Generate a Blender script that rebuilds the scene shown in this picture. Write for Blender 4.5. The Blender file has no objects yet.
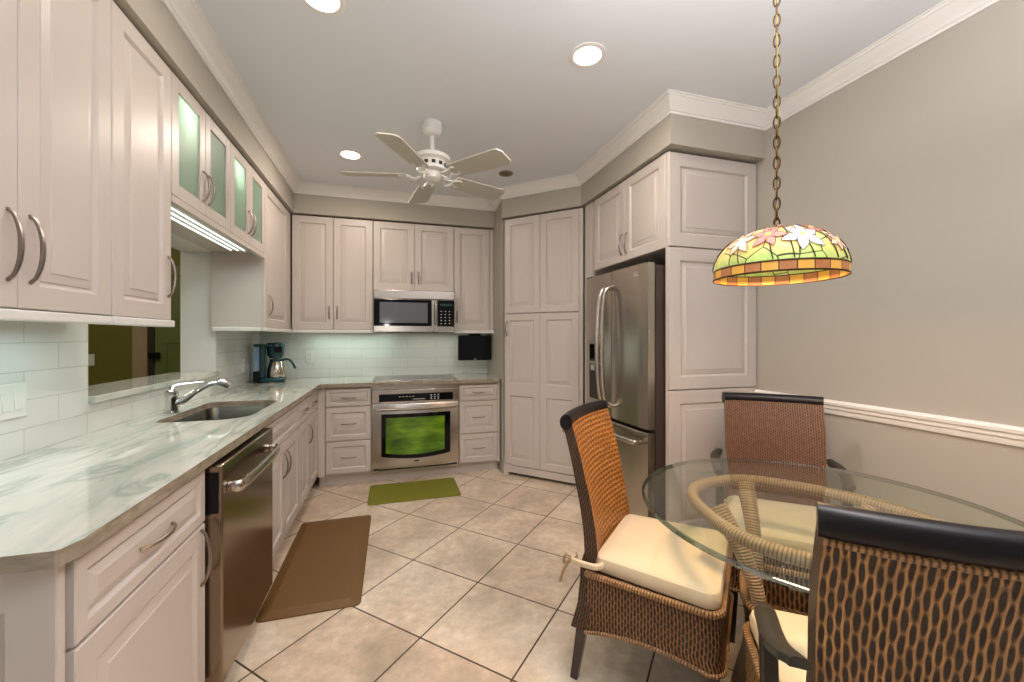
import bpy, bmesh, math, random
from math import pi, sin, cos, radians as R
from mathutils import Vector, Matrix, Euler
random.seed(4)
sc = bpy.context.scene
COL = sc.collection

# ------------------------------------------------------------ camera, world, exposure
cam_d = bpy.data.cameras.new('camera'); cam = bpy.data.objects.new('camera', cam_d); COL.objects.link(cam)
cam.location = (0, 0, 1.32); cam.rotation_euler = (R(90), 0, R(-16.4))
cam_d.sensor_width = 36; cam_d.lens = 406 * 36 / 1024; cam_d.shift_y = -4 / 1024; cam_d.clip_start = 0.03
sc.camera = cam
sc.view_settings.view_transform = 'Standard'; sc.view_settings.look = 'None'
sc.view_settings.gamma = 1; sc.view_settings.use_curve_mapping = False
sc.view_settings.exposure = 0.15
W = bpy.data.worlds.new('world'); sc.world = W; W.use_nodes = True
W.node_tree.nodes['Background'].inputs[0].default_value = (1.0, 0.975, 0.95, 1)
W.node_tree.nodes['Background'].inputs[1].default_value = 0.26

def light(name, kind, loc, energy, color, rot=(0, 0, 0), size=.1, size_y=None, spot=None, parent=None):
    d = bpy.data.lights.new(name, kind); d.energy = energy; d.color = color
    if kind == 'AREA':
        d.size = size
        if size_y: d.shape = 'RECTANGLE'; d.size_y = size_y
        else: d.shape = 'DISK'
        if spot: d.spread = R(spot)
    elif kind == 'SPOT':
        d.shadow_soft_size = size; d.spot_size = R(spot); d.spot_blend = .8
    else: d.shadow_soft_size = size
    o = bpy.data.objects.new(name, d); COL.objects.link(o); o.location = loc; o.rotation_euler = rot
    if parent: o.parent = parent
    return o
WARM = (1.0, .86, .74)
# recessed ceiling lamps (the visible three and the two behind the camera and the breakfast end)
for (x, y, e) in ((-.28, 1.83, 5), (.93, 1.83, 13), (-.31, 3.34, 11), (-.28, .32, 1.5), (.93, .32, 6)):
    light('downlight_lamp', 'AREA', (x, y, 2.70), e, WARM, size=.13)
light('under_cabinet_lamp', 'AREA', (-.98, 2.62, 1.85), 2.4, (.80, 1.0, .93), size=.06, size_y=.95)
light('under_cabinet_lamp', 'AREA', (-1.05, 1.45, 1.35), 1.4, (.74, .98, 1.0), size=.05, size_y=.9)
light('under_cabinet_lamp', 'AREA', (-.38, 4.30, 1.35), 1.25, (.80, 1.0, .88), rot=(0, 0, R(90)), size=.05, size_y=.8)
light('under_cabinet_lamp', 'AREA', (.45, 4.30, 1.35), .5, (.95, 1.0, .85), rot=(0, 0, R(90)), size=.05, size_y=.6)
# added fill light without a fixture, aimed up to brighten the ceiling
light('ceiling_fill_light', 'AREA', (.85, .1, 2.1), 62, (1.0, .975, .97), rot=(R(180), 0, 0), size=.9)
light('photo_flash', 'AREA', (-.10, .05, 1.52), 3.2, (1.0, .96, .93), rot=(R(122), 0, R(-24)), size=.07)
light('den_fill_light', 'POINT', (-2.6, 3.2, 2.4), 24.0, (1.0, .9, .7), size=.15)  # unseen light added to brighten the den beyond the opening

# ------------------------------------------------------------ materials
def newmat(name):
    m = bpy.data.materials.new(name); m.use_nodes = True
    return m, m.node_tree.nodes, m.node_tree.links, m.node_tree.nodes['Principled BSDF']
def pm(name, col, rough=.5, metal=0, spec=.5, coat=0, emit=None, es=0, trans=0):
    m, n, l, b = newmat(name)
    b.inputs['Base Color'].default_value = (*col, 1); b.inputs['Roughness'].default_value = rough
    b.inputs['Metallic'].default_value = metal; b.inputs['Specular IOR Level'].default_value = spec
    b.inputs['Coat Weight'].default_value = coat; b.inputs['Transmission Weight'].default_value = trans
    if emit: b.inputs['Emission Color'].default_value = (*emit, 1); b.inputs['Emission Strength'].default_value = es
    return m
def M_(n, l, op, a, b=None, c=None):
    nd = n.new('ShaderNodeMath'); nd.operation = op
    for i, v in enumerate((a, b, c)):
        if v is None: continue
        if isinstance(v, (int, float)): nd.inputs[i].default_value = v
        else: l.new(v, nd.inputs[i])
    return nd.outputs[0]
def ramp(n, l, fac, stops, interp='LINEAR'):
    r = n.new('ShaderNodeValToRGB'); r.color_ramp.interpolation = interp
    while len(r.color_ramp.elements) < len(stops): r.color_ramp.elements.new(.5)
    for e, (p, c) in zip(r.color_ramp.elements, stops): e.position = p; e.color = (*c, 1)
    l.new(fac, r.inputs[0]); return r.outputs[0]
def noise(n, l, vec, scale, detail=3, rough=.5, dist=0):
    t = n.new('ShaderNodeTexNoise'); t.inputs['Scale'].default_value = scale; t.inputs['Detail'].default_value = detail
    t.inputs['Roughness'].default_value = rough; t.inputs['Distortion'].default_value = dist
    if vec is not None: l.new(vec, t.inputs['Vector'])
    return t.outputs['Fac']
def coords(n, l, scale=(1, 1, 1), rot=(0, 0, 0), loc=(0, 0, 0), kind='Object'):
    t = n.new('ShaderNodeTexCoord'); m = n.new('ShaderNodeMapping')
    m.inputs['Scale'].default_value = scale; m.inputs['Rotation'].default_value = rot; m.inputs['Location'].default_value = loc
    l.new(t.outputs[kind], m.inputs[0]); return m.outputs[0]
def mixc(n, l, fac, a, b, mode='MIX'):
    x = n.new('ShaderNodeMix'); x.data_type = 'RGBA'; x.blend_type = mode
    if isinstance(fac, (int, float)): x.inputs[0].default_value = fac
    else: l.new(fac, x.inputs[0])
    for i, v in ((6, a), (7, b)):
        if isinstance(v, tuple): x.inputs[i].default_value = (*v, 1)
        else: l.new(v, x.inputs[i])
    return x.outputs[2]
def bump(n, l, b, h, strength=.3, dist=.002):
    x = n.new('ShaderNodeBump'); x.inputs['Strength'].default_value = strength; x.inputs['Distance'].default_value = dist
    l.new(h, x.inputs['Height']); l.new(x.outputs[0], b.inputs['Normal'])

def painted(name, col, rough=.55, sc_=30):
    m, n, l, b = newmat(name); v = coords(n, l)
    f = noise(n, l, v, sc_, 2)
    l.new(mixc(n, l, f, tuple(c * .985 for c in col), tuple(min(1, c * 1.015) for c in col)), b.inputs['Base Color'])
    b.inputs['Roughness'].default_value = rough; bump(n, l, b, noise(n, l, v, 220, 2), .05, .001)
    return m
CAB = painted('cabinet_paint', (.56, .505, .465), .38, 12)
WALL = painted('wall_paint', (.41, .38, .325), .7)
CEIL = painted('ceiling_paint', (.74, .765, .81), .8)
TRIM = painted('trim_paint', (.80, .775, .745), .35)
WHITE = painted('white_paint', (.72, .72, .69), .4)
PLAST = pm('white_plastic', (.74, .76, .70), .35)
NICKEL = pm('satin_nickel', (.30, .25, .22), .33, 1)
CHROME = pm('chrome', (.62, .62, .62), .07, 1)
BLACK = pm('black_plastic', (.005, .005, .006), .3, spec=.2)
BGLASS = pm('black_glass', (.004, .004, .005), .05, spec=.25)
DARK = pm('dark_gap', (.02, .017, .015), .6)
LACQ = pm('black_lacquered_wood', (.007, .005, .006), .3, spec=.3)
LEGW = pm('dark_wood', (.022, .012, .008), .3, coat=.3)
TABLEW = pm('olive_black_wood', (.028, .025, .018), .35)
OLIVE = painted('olive_paint', (.15, .13, .018), .7)
OLIVED = painted('olive_door_paint', (.12, .15, .04), .5)
CASING = painted('casing_paint', (.36, .27, .16), .5)
BRONZE = pm('bronze', (.10, .055, .022), .4, .9)
LED = pm('lit_diffuser', (1, 1, 1), .5, emit=(.86, 1, .95), es=1.6)
BULB = pm('lit_lamp_lens', (1, 1, 1), .5, emit=(1, .90, .76), es=6.0)
FANW = painted('fan_white', (.78, .77, .74), .35)
FANB = painted('fan_blade_white', (.52, .50, .44), .45)
MARK = pm('button_print', (.75, .75, .75), .5)
WATER = pm('teal_plastic', (.008, .06, .075), .25)
CARD = pm('pale_blue_tank', (.30, .42, .62), .15)
GREENMAT = painted('green_mat_rubber', (.165, .165, .009), .6, 60)
CLOTH = painted('cream_cloth', (.70, .57, .40), .85, 8)

def steel(name, col, rough, ax):
    m, n, l, b = newmat(name)
    s = [400, 400, 400]; s[ax] = 3
    v = coords(n, l, tuple(s)); f = noise(n, l, v, 1, 2)
    l.new(mixc(n, l, f, tuple(c * .90 for c in col), tuple(min(1, c * 1.06) for c in col)), b.inputs['Base Color'])
    b.inputs['Metallic'].default_value = 1; b.inputs['Roughness'].default_value = rough
    bump(n, l, b, f, .06, .0005); return m
STEEL = steel('brushed_steel', (.56, .51, .46), .24, 0)
STEELV = steel('brushed_steel_upright', (.50, .455, .405), .26, 2)
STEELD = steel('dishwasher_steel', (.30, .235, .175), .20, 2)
SINKM = steel('sink_steel', (.26, .26, .23), .25, 1)

# floor tiles, 45 degree lattice of 0.458 m
def tile_mat():
    m, n, l, b = newmat('floor_tile')
    v = coords(n, l, rot=(0, 0, R(-45)), loc=(0, 0, 0))
    a = R(-45); px, py = TILE0
    mp = v.node; mp.inputs['Location'].default_value = (-(px * cos(a) - py * sin(a)), -(px * sin(a) + py * cos(a)), 0)
    br = n.new('ShaderNodeTexBrick'); br.offset = 0; br.squash = 1
    br.inputs['Scale'].default_value = 1; br.inputs['Brick Width'].default_value = .458; br.inputs['Row Height'].default_value = .458
    br.inputs['Mortar Size'].default_value = .0042; br.inputs['Mortar Smooth'].default_value = .2; br.inputs['Bias'].default_value = 0
    br.inputs['Color1'].default_value = (.0, .0, .0, 1); br.inputs['Color2'].default_value = (1, 1, 1, 1)
    l.new(v, br.inputs['Vector'])
    v2 = coords(n, l)
    big = noise(n, l, v2, 3.2, 6, .62, .4); fine = noise(n, l, v2, 22, 5, .7)
    c = ramp(n, l, big, [(.30, (.46, .37, .27)), (.5, (.68, .56, .43)), (.7, (.84, .74, .61))])
    c = mixc(n, l, ramp(n, l, fine, [(.35, (0, 0, 0)), (.75, (.5, .5, .5))]), c, (.36, .285, .20))
    c = mixc(n, l, .12, c, br.outputs['Color'], 'OVERLAY')
    c = mixc(n, l, br.outputs['Fac'], c, (.055, .036, .022))
    l.new(c, b.inputs['Base Color']); b.inputs['Roughness'].default_value = .30
    inv = M_(n, l, 'SUBTRACT', 1, br.outputs['Fac']); bump(n, l, b, M_(n, l, 'ADD', inv, M_(n, l, 'MULTIPLY', fine, .12)), .35, .002)
    return m
TILE0 = (.441, 2.147)
FLOOR = tile_mat()
def subway(name, rot):
    m, n, l, b = newmat(name)
    t = n.new('ShaderNodeTexCoord'); sp = n.new('ShaderNodeSeparateXYZ'); cb = n.new('ShaderNodeCombineXYZ')
    l.new(t.outputs['Object'], sp.inputs[0]); l.new(sp.outputs[rot], cb.inputs[0]); l.new(sp.outputs[2], cb.inputs[1])
    br = n.new('ShaderNodeTexBrick'); br.offset = .5
    for k, v in (('Scale', 1), ('Brick Width', .305), ('Row Height', .1), ('Mortar Size', .0018), ('Mortar Smooth', .4), ('Bias', 0)): br.inputs[k].default_value = v
    br.inputs['Color1'].default_value = (.68, .695, .655, 1); br.inputs['Color2'].default_value = (.71, .725, .685, 1); br.inputs['Mortar'].default_value = (.47, .51, .47, 1)
    l.new(cb.outputs[0], br.inputs['Vector']); l.new(br.outputs['Color'], b.inputs['Base Color']); b.inputs['Roughness'].default_value = .12
    bump(n, l, b, M_(n, l, 'SUBTRACT', 1, br.outputs['Fac']), .3, .001)
    return m
SUBL = subway('subway_tile_left', 1); SUBB = subway('subway_tile_back', 0)
def stone():
    m, n, l, b = newmat('pale_green_quartzite')
    v = coords(n, l, (2.2, .55, 2.0), rot=(0, 0, R(14)))
    f = noise(n, l, v, 1.7, 8, .62, 1.6)
    c = ramp(n, l, f, [(.28, (.40, .46, .40)), (.42, (.54, .55, .49)), (.52, (.61, .60, .54)), (.64, (.70, .68, .62)), (.78, (.57, .55, .49))])
    v3 = coords(n, l, (2.2, .4, 1), rot=(0, 0, R(22)))
    w = noise(n, l, v3, 1.3, 5, .55, 2.2)
    vein = ramp(n, l, M_(n, l, 'ABSOLUTE', M_(n, l, 'SUBTRACT', w, .47)), [(0, (1, 1, 1)), (.022, (.25, .25, .25)), (.05, (0, 0, 0))])
    c = mixc(n, l, M_(n, l, 'MULTIPLY', vein, .6), c, (.22, .32, .26))
    l.new(c, b.inputs['Base Color']); b.inputs['Roughness'].default_value = .07; b.inputs['Coat Weight'].default_value = .3
    return m
STONE = stone()
m, n, l, b = newmat('stone_edge'); v = coords(n, l, (8, 8, 30)); f = noise(n, l, v, 2, 5)
l.new(ramp(n, l, f, [(.3, (.20, .165, .12)), (.7, (.38, .32, .25))]), b.inputs['Base Color']); b.inputs['Roughness'].default_value = .25; STONEE = m

def wicker(name, light_c, dark_c, w=.011, h=.034, swap=False, dsize=.8, bs=.9):
    """staggered almond-shaped gaps between wavy strands, in metres of the UV map"""
    m, n, l, b = newmat(name)
    t = n.new('ShaderNodeUVMap'); sp = n.new('ShaderNodeSeparateXYZ'); l.new(t.outputs[0], sp.inputs[0])
    U, V = (sp.outputs[1], sp.outputs[0]) if swap else (sp.outputs[0], sp.outputs[1])
    wob = noise(n, l, t.outputs[0], 14, 2)
    u = M_(n, l, 'ADD', M_(n, l, 'DIVIDE', U, w), M_(n, l, 'MULTIPLY', wob, .7))
    row = M_(n, l, 'FLOOR', u)
    vv = M_(n, l, 'ADD', M_(n, l, 'DIVIDE', V, h), M_(n, l, 'MULTIPLY', row, .5))
    fu = M_(n, l, 'SUBTRACT', M_(n, l, 'FRACT', u), .5); fv = M_(n, l, 'SUBTRACT', M_(n, l, 'FRACT', vv), .5)
    d = M_(n, l, 'ADD', M_(n, l, 'POWER', M_(n, l, 'MULTIPLY', M_(n, l, 'ABSOLUTE', fu), 2.3), 2), M_(n, l, 'POWER', M_(n, l, 'MULTIPLY', M_(n, l, 'ABSOLUTE', fv), 1.75), 2))
    d = M_(n, l, 'MULTIPLY', d, dsize)
    wn = n.new('ShaderNodeTexWhiteNoise'); wn.noise_dimensions = '2D'; cb = n.new('ShaderNodeCombineXYZ')
    l.new(row, cb.inputs[0]); l.new(M_(n, l, 'FLOOR', vv), cb.inputs[1]); l.new(cb.outputs[0], wn.inputs['Vector'])
    lc = mixc(n, l, wn.outputs['Value'], light_c, tuple(c * .55 for c in light_c))
    lc = mixc(n, l, M_(n, l, 'MULTIPLY_ADD', M_(n, l, 'ABSOLUTE', fu), -1.7, .85), lc, tuple(c * .42 for c in light_c))
    mask = ramp(n, l, d, [(.36, (0, 0, 0)), (.85, (1, 1, 1))])
    l.new(mixc(n, l, mask, dark_c, lc), b.inputs['Base Color']); b.inputs['Roughness'].default_value = .42
    bump(n, l, b, mask, bs, .004)
    return m
WK = wicker('wicker_dark_weave', (.42, .20, .075), (.022, .010, .006), .0115, .034)
WKT = wicker('wicker_table_weave', (.30, .14, .05), (.025, .011, .005), .016, .045)
WKC = wicker('wicker_near_weave', (.56, .28, .10), (.018, .007, .004), .0135, .050, dsize=1.0)
WKF = wicker('wicker_red_fine_weave', (.27, .125, .062), (.06, .024, .014), .011, .014, dsize=1.2)
WKG = wicker('wicker_gold_band_weave', (.50, .21, .035), (.20, .068, .012), .020, .034, swap=True, dsize=1.2)
WKS = wicker('wicker_side_weave', (.20, .10, .05), (.025, .011, .008), .009, .02)
def braidm(name, c1, c2, freq):
    m, n, l, b = newmat(name)
    t = n.new('ShaderNodeUVMap'); sp = n.new('ShaderNodeSeparateXYZ'); l.new(t.outputs[0], sp.inputs[0])
    s = M_(n, l, 'SINE', M_(n, l, 'ADD', M_(n, l, 'MULTIPLY', sp.outputs[1], freq), M_(n, l, 'MULTIPLY', sp.outputs[0], 60)))
    s = M_(n, l, 'ADD', M_(n, l, 'MULTIPLY', s, .5), .5)
    l.new(ramp(n, l, s, [(.1, c2), (.6, c1)]), b.inputs['Base Color']); b.inputs['Roughness'].default_value = .45
    bump(n, l, b, s, .7, .003); return m
BRAID = braidm('braided_rattan', (.38, .20, .08), (.09, .04, .018), 620)
WRAP = braidm('wrapped_rattan', (.40, .27, .155), (.17, .11, .06), 640)

def glassm(name, tint, edge=False):
    m = bpy.data.materials.new(name); m.use_nodes = True; n = m.node_tree.nodes; l = m.node_tree.links
    n.remove(n['Principled BSDF']); out = n['Material Output']
    tr = n.new('ShaderNodeBsdfTransparent'); tr.inputs[0].default_value = (*tint, 1)
    gl = n.new('ShaderNodeBsdfGlossy'); gl.inputs['Roughness'].default_value = .02
    ge = n.new('ShaderNodeNewGeometry'); vm = n.new('ShaderNodeVectorMath'); vm.operation = 'DOT_PRODUCT'
    l.new(ge.outputs['Incoming'], vm.inputs[0]); l.new(ge.outputs['Normal'], vm.inputs[1])
    q5 = M_(n, l, 'POWER', M_(n, l, 'SUBTRACT', 1, M_(n, l, 'ABSOLUTE', vm.outputs['Value'])), 5)
    mx = n.new('ShaderNodeMixShader')
    if edge: mx.inputs[0].default_value = .25
    else: l.new(M_(n, l, 'MULTIPLY_ADD', q5, .96, .04), mx.inputs[0])
    l.new(tr.outputs[0], mx.inputs[1]); l.new(gl.outputs[0], mx.inputs[2]); l.new(mx.outputs[0], out.inputs[0])
    return m
GLASS = glassm('clear_glass', (.93, .965, .92)); GEDGE = glassm('glass_rim', (.26, .36, .30), True)
# frosted green cabinet glass, softly lit from the cabinet lamp behind
def frosted():
    m, n, l, b = newmat('frosted_glass'); v = coords(n, l); f = noise(n, l, v, 5, 3)
    l.new(mixc(n, l, f, (.20, .36, .26), (.33, .50, .38)), b.inputs['Base Color'])
    b.inputs['Roughness'].default_value = .16; b.inputs['Transmission Weight'].default_value = 0
    return m
FROST = frosted()
def trans_frost():
    m = bpy.data.materials.new('frosted_green_glass'); m.use_nodes = True; n = m.node_tree.nodes; l = m.node_tree.links
    b = n['Principled BSDF']; b.inputs['Base Color'].default_value = (.36, .46, .39, 1); b.inputs['Roughness'].default_value = .4
    t = n.new('ShaderNodeBsdfTranslucent'); t.inputs[0].default_value = (.72, .86, .76, 1)
    mx = n.new('ShaderNodeMixShader'); mx.inputs[0].default_value = .55
    l.new(b.outputs[0], mx.inputs[1]); l.new(t.outputs[0], mx.inputs[2]); l.new(mx.outputs[0], n['Material Output'].inputs[0]); return m
FROST = trans_frost()

# ------------------------------------------------------------ mesh builder
class MB:
    def __init__(s): s.v = []; s.f = []; s.mi = []; s.uv = {}; s.mat = 0
    def vert(s, p): s.v.append(tuple(p)); return len(s.v) - 1
    def face(s, idx, uv=None):
        s.f.append(tuple(idx)); s.mi.append(s.mat)
        if uv: s.uv[len(s.f) - 1] = uv
    def box(s, x0, x1, y0, y1, z0, z1):
        i = len(s.v)
        for z in (z0, z1):
            for x, y in ((x0, y0), (x1, y0), (x1, y1), (x0, y1)): s.v.append((x, y, z))
        for q in ((0, 3, 2, 1), (4, 5, 6, 7), (0, 1, 5, 4), (1, 2, 6, 5), (2, 3, 7, 6), (3, 0, 4, 7)): s.face([i + k for k in q])
        return s
    def loft(s, rings, closed=True, cap0=True, cap1=True, uvs=None, loop=False):
        """rings: equal-length point lists; joins consecutive rings"""
        idx = [[s.vert(p) for p in r] for r in rings]; n = len(rings[0]); m = len(rings)
        # arc lengths for uv
        def L(a, b): return (Vector(a) - Vector(b)).length
        U = [0]
        mid = rings[m // 2]
        for k in range(n): U.append(U[-1] + L(mid[k], mid[(k + 1) % n]))
        Vv = [0]
        for j in range(m): Vv.append(Vv[-1] + L(rings[j][0], rings[(j + 1) % m][0]))
        for j in range(m if loop else m - 1):
            a, b = idx[j], idx[(j + 1) % m]
            for k in range(n if closed else n - 1):
                k2 = (k + 1) % n
                s.face((a[k], a[k2], b[k2], b[k]), [(U[k], Vv[j]), (U[k + 1], Vv[j]), (U[k + 1], Vv[j + 1]), (U[k], Vv[j + 1])])
        if not loop and closed:
            if cap0: s.face(list(reversed(idx[0])))
            if cap1: s.face(idx[-1])
        return s
    def tube(s, pts, r, n=8, closed=False, rr=None, flat=1.0, caps=True):
        P = [Vector(p) for p in pts]; m = len(P); rings = []; up = None
        for i, p in enumerate(P):
            if closed: t = P[(i + 1) % m] - P[i - 1]
            else: t = P[min(i + 1, m - 1)] - P[max(i - 1, 0)]
            t.normalize()
            if up is None:
                up = Vector((0, 0, 1)) if abs(t.z) < .9 else Vector((1, 0, 0))
            up = (up - t * up.dot(t)); up.normalize(); sd = t.cross(up)
            q = rr[i] if rr else r
            rings.append([p + (up * cos(2 * pi * k / n) * flat + sd * sin(2 * pi * k / n)) * q for k in range(n)])
        return s.loft(rings, loop=closed, cap0=caps, cap1=caps)
    def lathe(s, prof, c=(0, 0, 0), n=32, caps=False, ax='z'):
        rings = []
        for (r, z) in prof:
            ring = []
            for k in range(n):
                a = 2 * pi * k / n
                p = (r * cos(a), r * sin(a), z)
                if ax == 'y': p = (r * cos(a), z, -r * sin(a))
                ring.append((c[0] + p[0], c[1] + p[1], c[2] + p[2]))
            rings.append(ring)
        return s.loft(rings, cap0=caps, cap1=caps)
    def prism(s, poly, z0, z1):
        i = len(s.v); n = len(poly)
        for z in (z0, z1):
            for p in poly: s.v.append((p[0], p[1], z))
        s.face([i + k for k in reversed(range(n))]); s.face([i + n + k for k in range(n)])
        for k in range(n): k2 = (k + 1) % n; s.face((i + k, i + k2, i + n + k2, i + n + k))
        return s
    def build(s, name, mat, parent=None, loc=(0, 0, 0), rot=(0, 0, 0), smooth=35, bevel=0, label=None):
        me = bpy.data.meshes.new(name); me.from_pydata(s.v, [], s.f)
        mats = mat if isinstance(mat, (list, tuple)) else [mat]
        for q in mats: me.materials.append(q)
        for p, k in zip(me.polygons, s.mi): p.material_index = k
        uvl = me.uv_layers.new(name='UVMap')
        for p in me.polygons:
            u = s.uv.get(p.index)
            nn = p.normal; ax = max(range(3), key=lambda k: abs(nn[k]))
            for j, li in enumerate(p.loop_indices):
                co = me.vertices[me.loops[li].vertex_index].co
                if u: uvl.data[li].uv = u[j]
                else: uvl.data[li].uv = ((co.y, co.z), (co.x, co.z), (co.x, co.y))[ax]
        bm = bmesh.new(); bm.from_mesh(me); bmesh.ops.remove_doubles(bm, verts=bm.verts, dist=1e-6)
        bmesh.ops.recalc_face_normals(bm, faces=bm.faces); bm.to_mesh(me); bm.free()
        if smooth:
            for p in me.polygons: p.use_smooth = True
            me.set_sharp_from_angle(angle=R(smooth))
        o = bpy.data.objects.new(name, me); COL.objects.link(o); o.location = loc; o.rotation_euler = rot
        if bevel:
            bv = o.modifiers.new('bevel', 'BEVEL'); bv.width = bevel; bv.segments = 2; bv.limit_method = 'ANGLE'; bv.angle_limit = R(40)
            bv.harden_normals = False
        if parent: o.parent = parent
        if label: o['label'] = label
        return o
def bez(P, n=24, closed=False):
    """Catmull-Rom through points"""
    P = [Vector(p) for p in P]; m = len(P); out = []
    segs = m if closed else m - 1
    for i in range(segs):
        g = (lambda k: P[k % m]) if closed else (lambda k: P[max(0, min(m - 1, k))])
        p0, p1, p2, p3 = g(i - 1), g(i), g(i + 1), g(i + 2)
        for k in range(n):
            t = k / n
            out.append(.5 * ((2 * p1) + (-p0 + p2) * t + (2 * p0 - 5 * p1 + 4 * p2 - p3) * t * t + (-p0 + 3 * p1 - 3 * p2 + p3) * t ** 3))
    if not closed: out.append(P[-1])
    return out
def thing(name, label, cat, loc=(0, 0, 0), rz=0, group=None):
    o = bpy.data.objects.new(name, None); COL.objects.link(o); o.location = loc; o.rotation_euler = (0, 0, rz)
    o.empty_display_size = .05; o['label'] = label; o['category'] = cat
    if group: o['group'] = group
    return o
def tag(o, label, cat, group=None):
    o['label'] = label; o['category'] = cat
    if group: o['group'] = group
    return o
def struct(o, label=None): 
    o['kind'] = 'structure'
    return o
def box(name, mat, x0, x1, y0, y1, z0, z1, parent=None, bevel=0, label=None):
    return MB().box(x0, x1, y0, y1, z0, z1).build(name, mat, parent, smooth=30 if bevel else 0, bevel=bevel, label=label)
def S(name, mat, *a, **k): return struct(box(name, mat, *a, **k))

# ------------------------------------------------------------ room
XL, YB, XR, ZC = -1.235, 4.46, 2.28, 2.72
S('floor', FLOOR, -4.2, 2.6, -1.5, 5.4, -.1, 0)
S('ceiling', CEIL, -4.2, 2.6, -1.5, 5.4, ZC, ZC + .1)
S('wall_right', WALL, XR, XR + .15, -1.5, 5.4, 0, ZC)
S('wall_back', WALL, -1.45, XR, YB, YB + .15, 0, ZC)
# left wall with the pass-through opening (y 2.14..3.43, z 1.04..1.93)
OY0, OY1, OZ0, OZ1 = 2.14, 3.43, 1.04, 1.93
wl = MB(); wl.box(-1.445, XL, -1.5, OY0, 0, ZC); wl.box(-1.445, XL, OY1, YB, 0, ZC)
wl.box(-1.445, XL, OY0, OY1, 0, OZ0); wl.box(-1.445, XL, OY0, OY1, OZ1, ZC)
struct(wl.build('wall_left', WHITE, smooth=0))
t = MB(); t.box(XL, XL + .008, .985, OY0, .915, 1.40); t.box(XL, XL + .008, OY0, OY1, .915, OZ0); t.box(XL, XL + .008, OY1, YB - .008, .915, 1.40)
struct(t.build('wall_left_backsplash', SUBL, smooth=0))
S('wall_back_backsplash', SUBB, XL, 1.0205, YB - .008, YB, .915, 1.80)
S('trim_1', STONE, -1.50, XL + .03, OY0 + .003, OY1 - .003, OZ0, OZ0 + .03, bevel=.003)
S('wall_pantry_side', WALL, 1.021, 1.034, 3.80, YB, 0, 2.459)
# den beyond the opening
S('wall_den_back', OLIVE, -4.2, -1.45, 5.2, 5.35, 0, ZC)
S('wall_den_left', OLIVE, -4.2, -4.05, -1.5, 5.2, 0, ZC)
S('wall_den_front', OLIVE, -4.05, -1.445, 1.2, 1.35, 0, ZC)
MBc = MB(); MBc.box(-2.60, -2.47, 5.17, 5.2, 0, 2.2)
struct(MBc.build('trim_2', CASING, smooth=0))
S('trim_3', DARK, -2.44, -2.40, 5.14, 5.2, 0, 2.15)

def rings_panel(mb, x0, z0, x1, z1, prof):
    """nested rectangles; prof = [(inset, y)...]; front looks along -y"""
    idx = []
    for ins, y in prof:
        idx.append([mb.vert(p) for p in ((x0 + ins, y, z0 + ins), (x1 - ins, y, z0 + ins), (x1 - ins, y, z1 - ins), (x0 + ins, y, z1 - ins))])
    for a, b in zip(idx, idx[1:]):
        for k in range(4): mb.face((a[k], a[(k + 1) % 4], b[(k + 1) % 4], b[k]))
    mb.face(idx[-1])
def panel_mb(w, cells, h, t=.02, stile=.058, x=0, z=0):
    """raised-panel slab. cells = [(z0,z1)..] vertical split"""
    mb = MB(); 
    zs = cells
    mb.face([mb.vert(p) for p in ((x, t, z), (x, t, z + h), (x + w, t, z + h), (x + w, t, z))])
    e = .003
    for (xa, ya, za, xb, yb, zb) in ():
        pass
    # sides
    A = [(x, t, z), (x + w, t, z), (x + w, t, z + h), (x, t, z + h)]; B = [(x, e, z), (x + w, e, z), (x + w, e, z + h), (x, e, z + h)]
    C = [(x + e, 0, z + e), (x + w - e, 0, z + e), (x + w - e, 0, z + h - e), (x + e, 0, z + h - e)]
    ia, ib, ic = ([mb.vert(p) for p in q] for q in (A, B, C))
    for a, b in ((ia, ib), (ib, ic)):
        for k in range(4): mb.face((a[k], a[(k + 1) % 4], b[(k + 1) % 4], b[k]))
    f = min(1, min(w, min(b - a for a, b in zs)) / .26)
    s = stile if f >= 1 else max(.022, stile * f)
    q = .75 if f < 1 else 1
    prof = [(0, 0), (s, 0), (s + .003 * q, .003), (s + .009 * q, .011), (s + .015 * q, .012), (s + .017 * q, .009), (s + .040 * q, .0035), (s + .043 * q, .001), (s + .047 * q, .001)]
    for (a, b) in zs:
        za = z + (e if a <= 0 else a); zb = z + (h - e if b >= h else b)
        rings_panel(mb, x + e, za, x + w - e, zb, prof)
    return mb
def handle(parent, x, z, length=.15, vert=True, y=0, bow=.027, r=.0042):
    pts = []; N = 14
    for k in range(N + 1):
        u = k / N; s = (u - .5) * length; d = -bow * sin(pi * u) ** .55 if 0 < u < 1 else 0.0
        pts.append((x, y + d, z + s) if vert else (x + s, y + d, z))
    rr = [r * (1.15 if k in (0, N) else 1 + .35 * sin(pi * k / N)) for k in range(N + 1)]
    mb = MB().tube(pts, r, 8, rr=rr)
    return mb.build('handle', NICKEL, parent)
def door(parent, x, z, w, h, cells=None, hpos=None, hlen=.15, stile=.058, name='door', mat=None):
    g = .0016
    o = panel_mb(w - 2 * g, cells or [(0, h - 2 * g)], h - 2 * g, stile=stile).build(name, mat or CAB, parent, loc=(x + g, 0, z + g), smooth=20)
    if hpos: handle(o, hpos[0] - x - g, hpos[1] - z - g, hlen, hpos[2])
    return o
def carcass(parent, x0, x1, z0, z1, depth, toe=False, mat=None):
    mb = MB()
    if toe: mb.box(x0, x1, .021, depth, z0 + .1, z1); mb.box(x0, x1, .075, depth, z0, z0 + .1)
    else: mb.box(x0, x1, .021, depth, z0, z1)
    return mb.build('cabinet_body', mat or CAB, parent, smooth=0)

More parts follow.
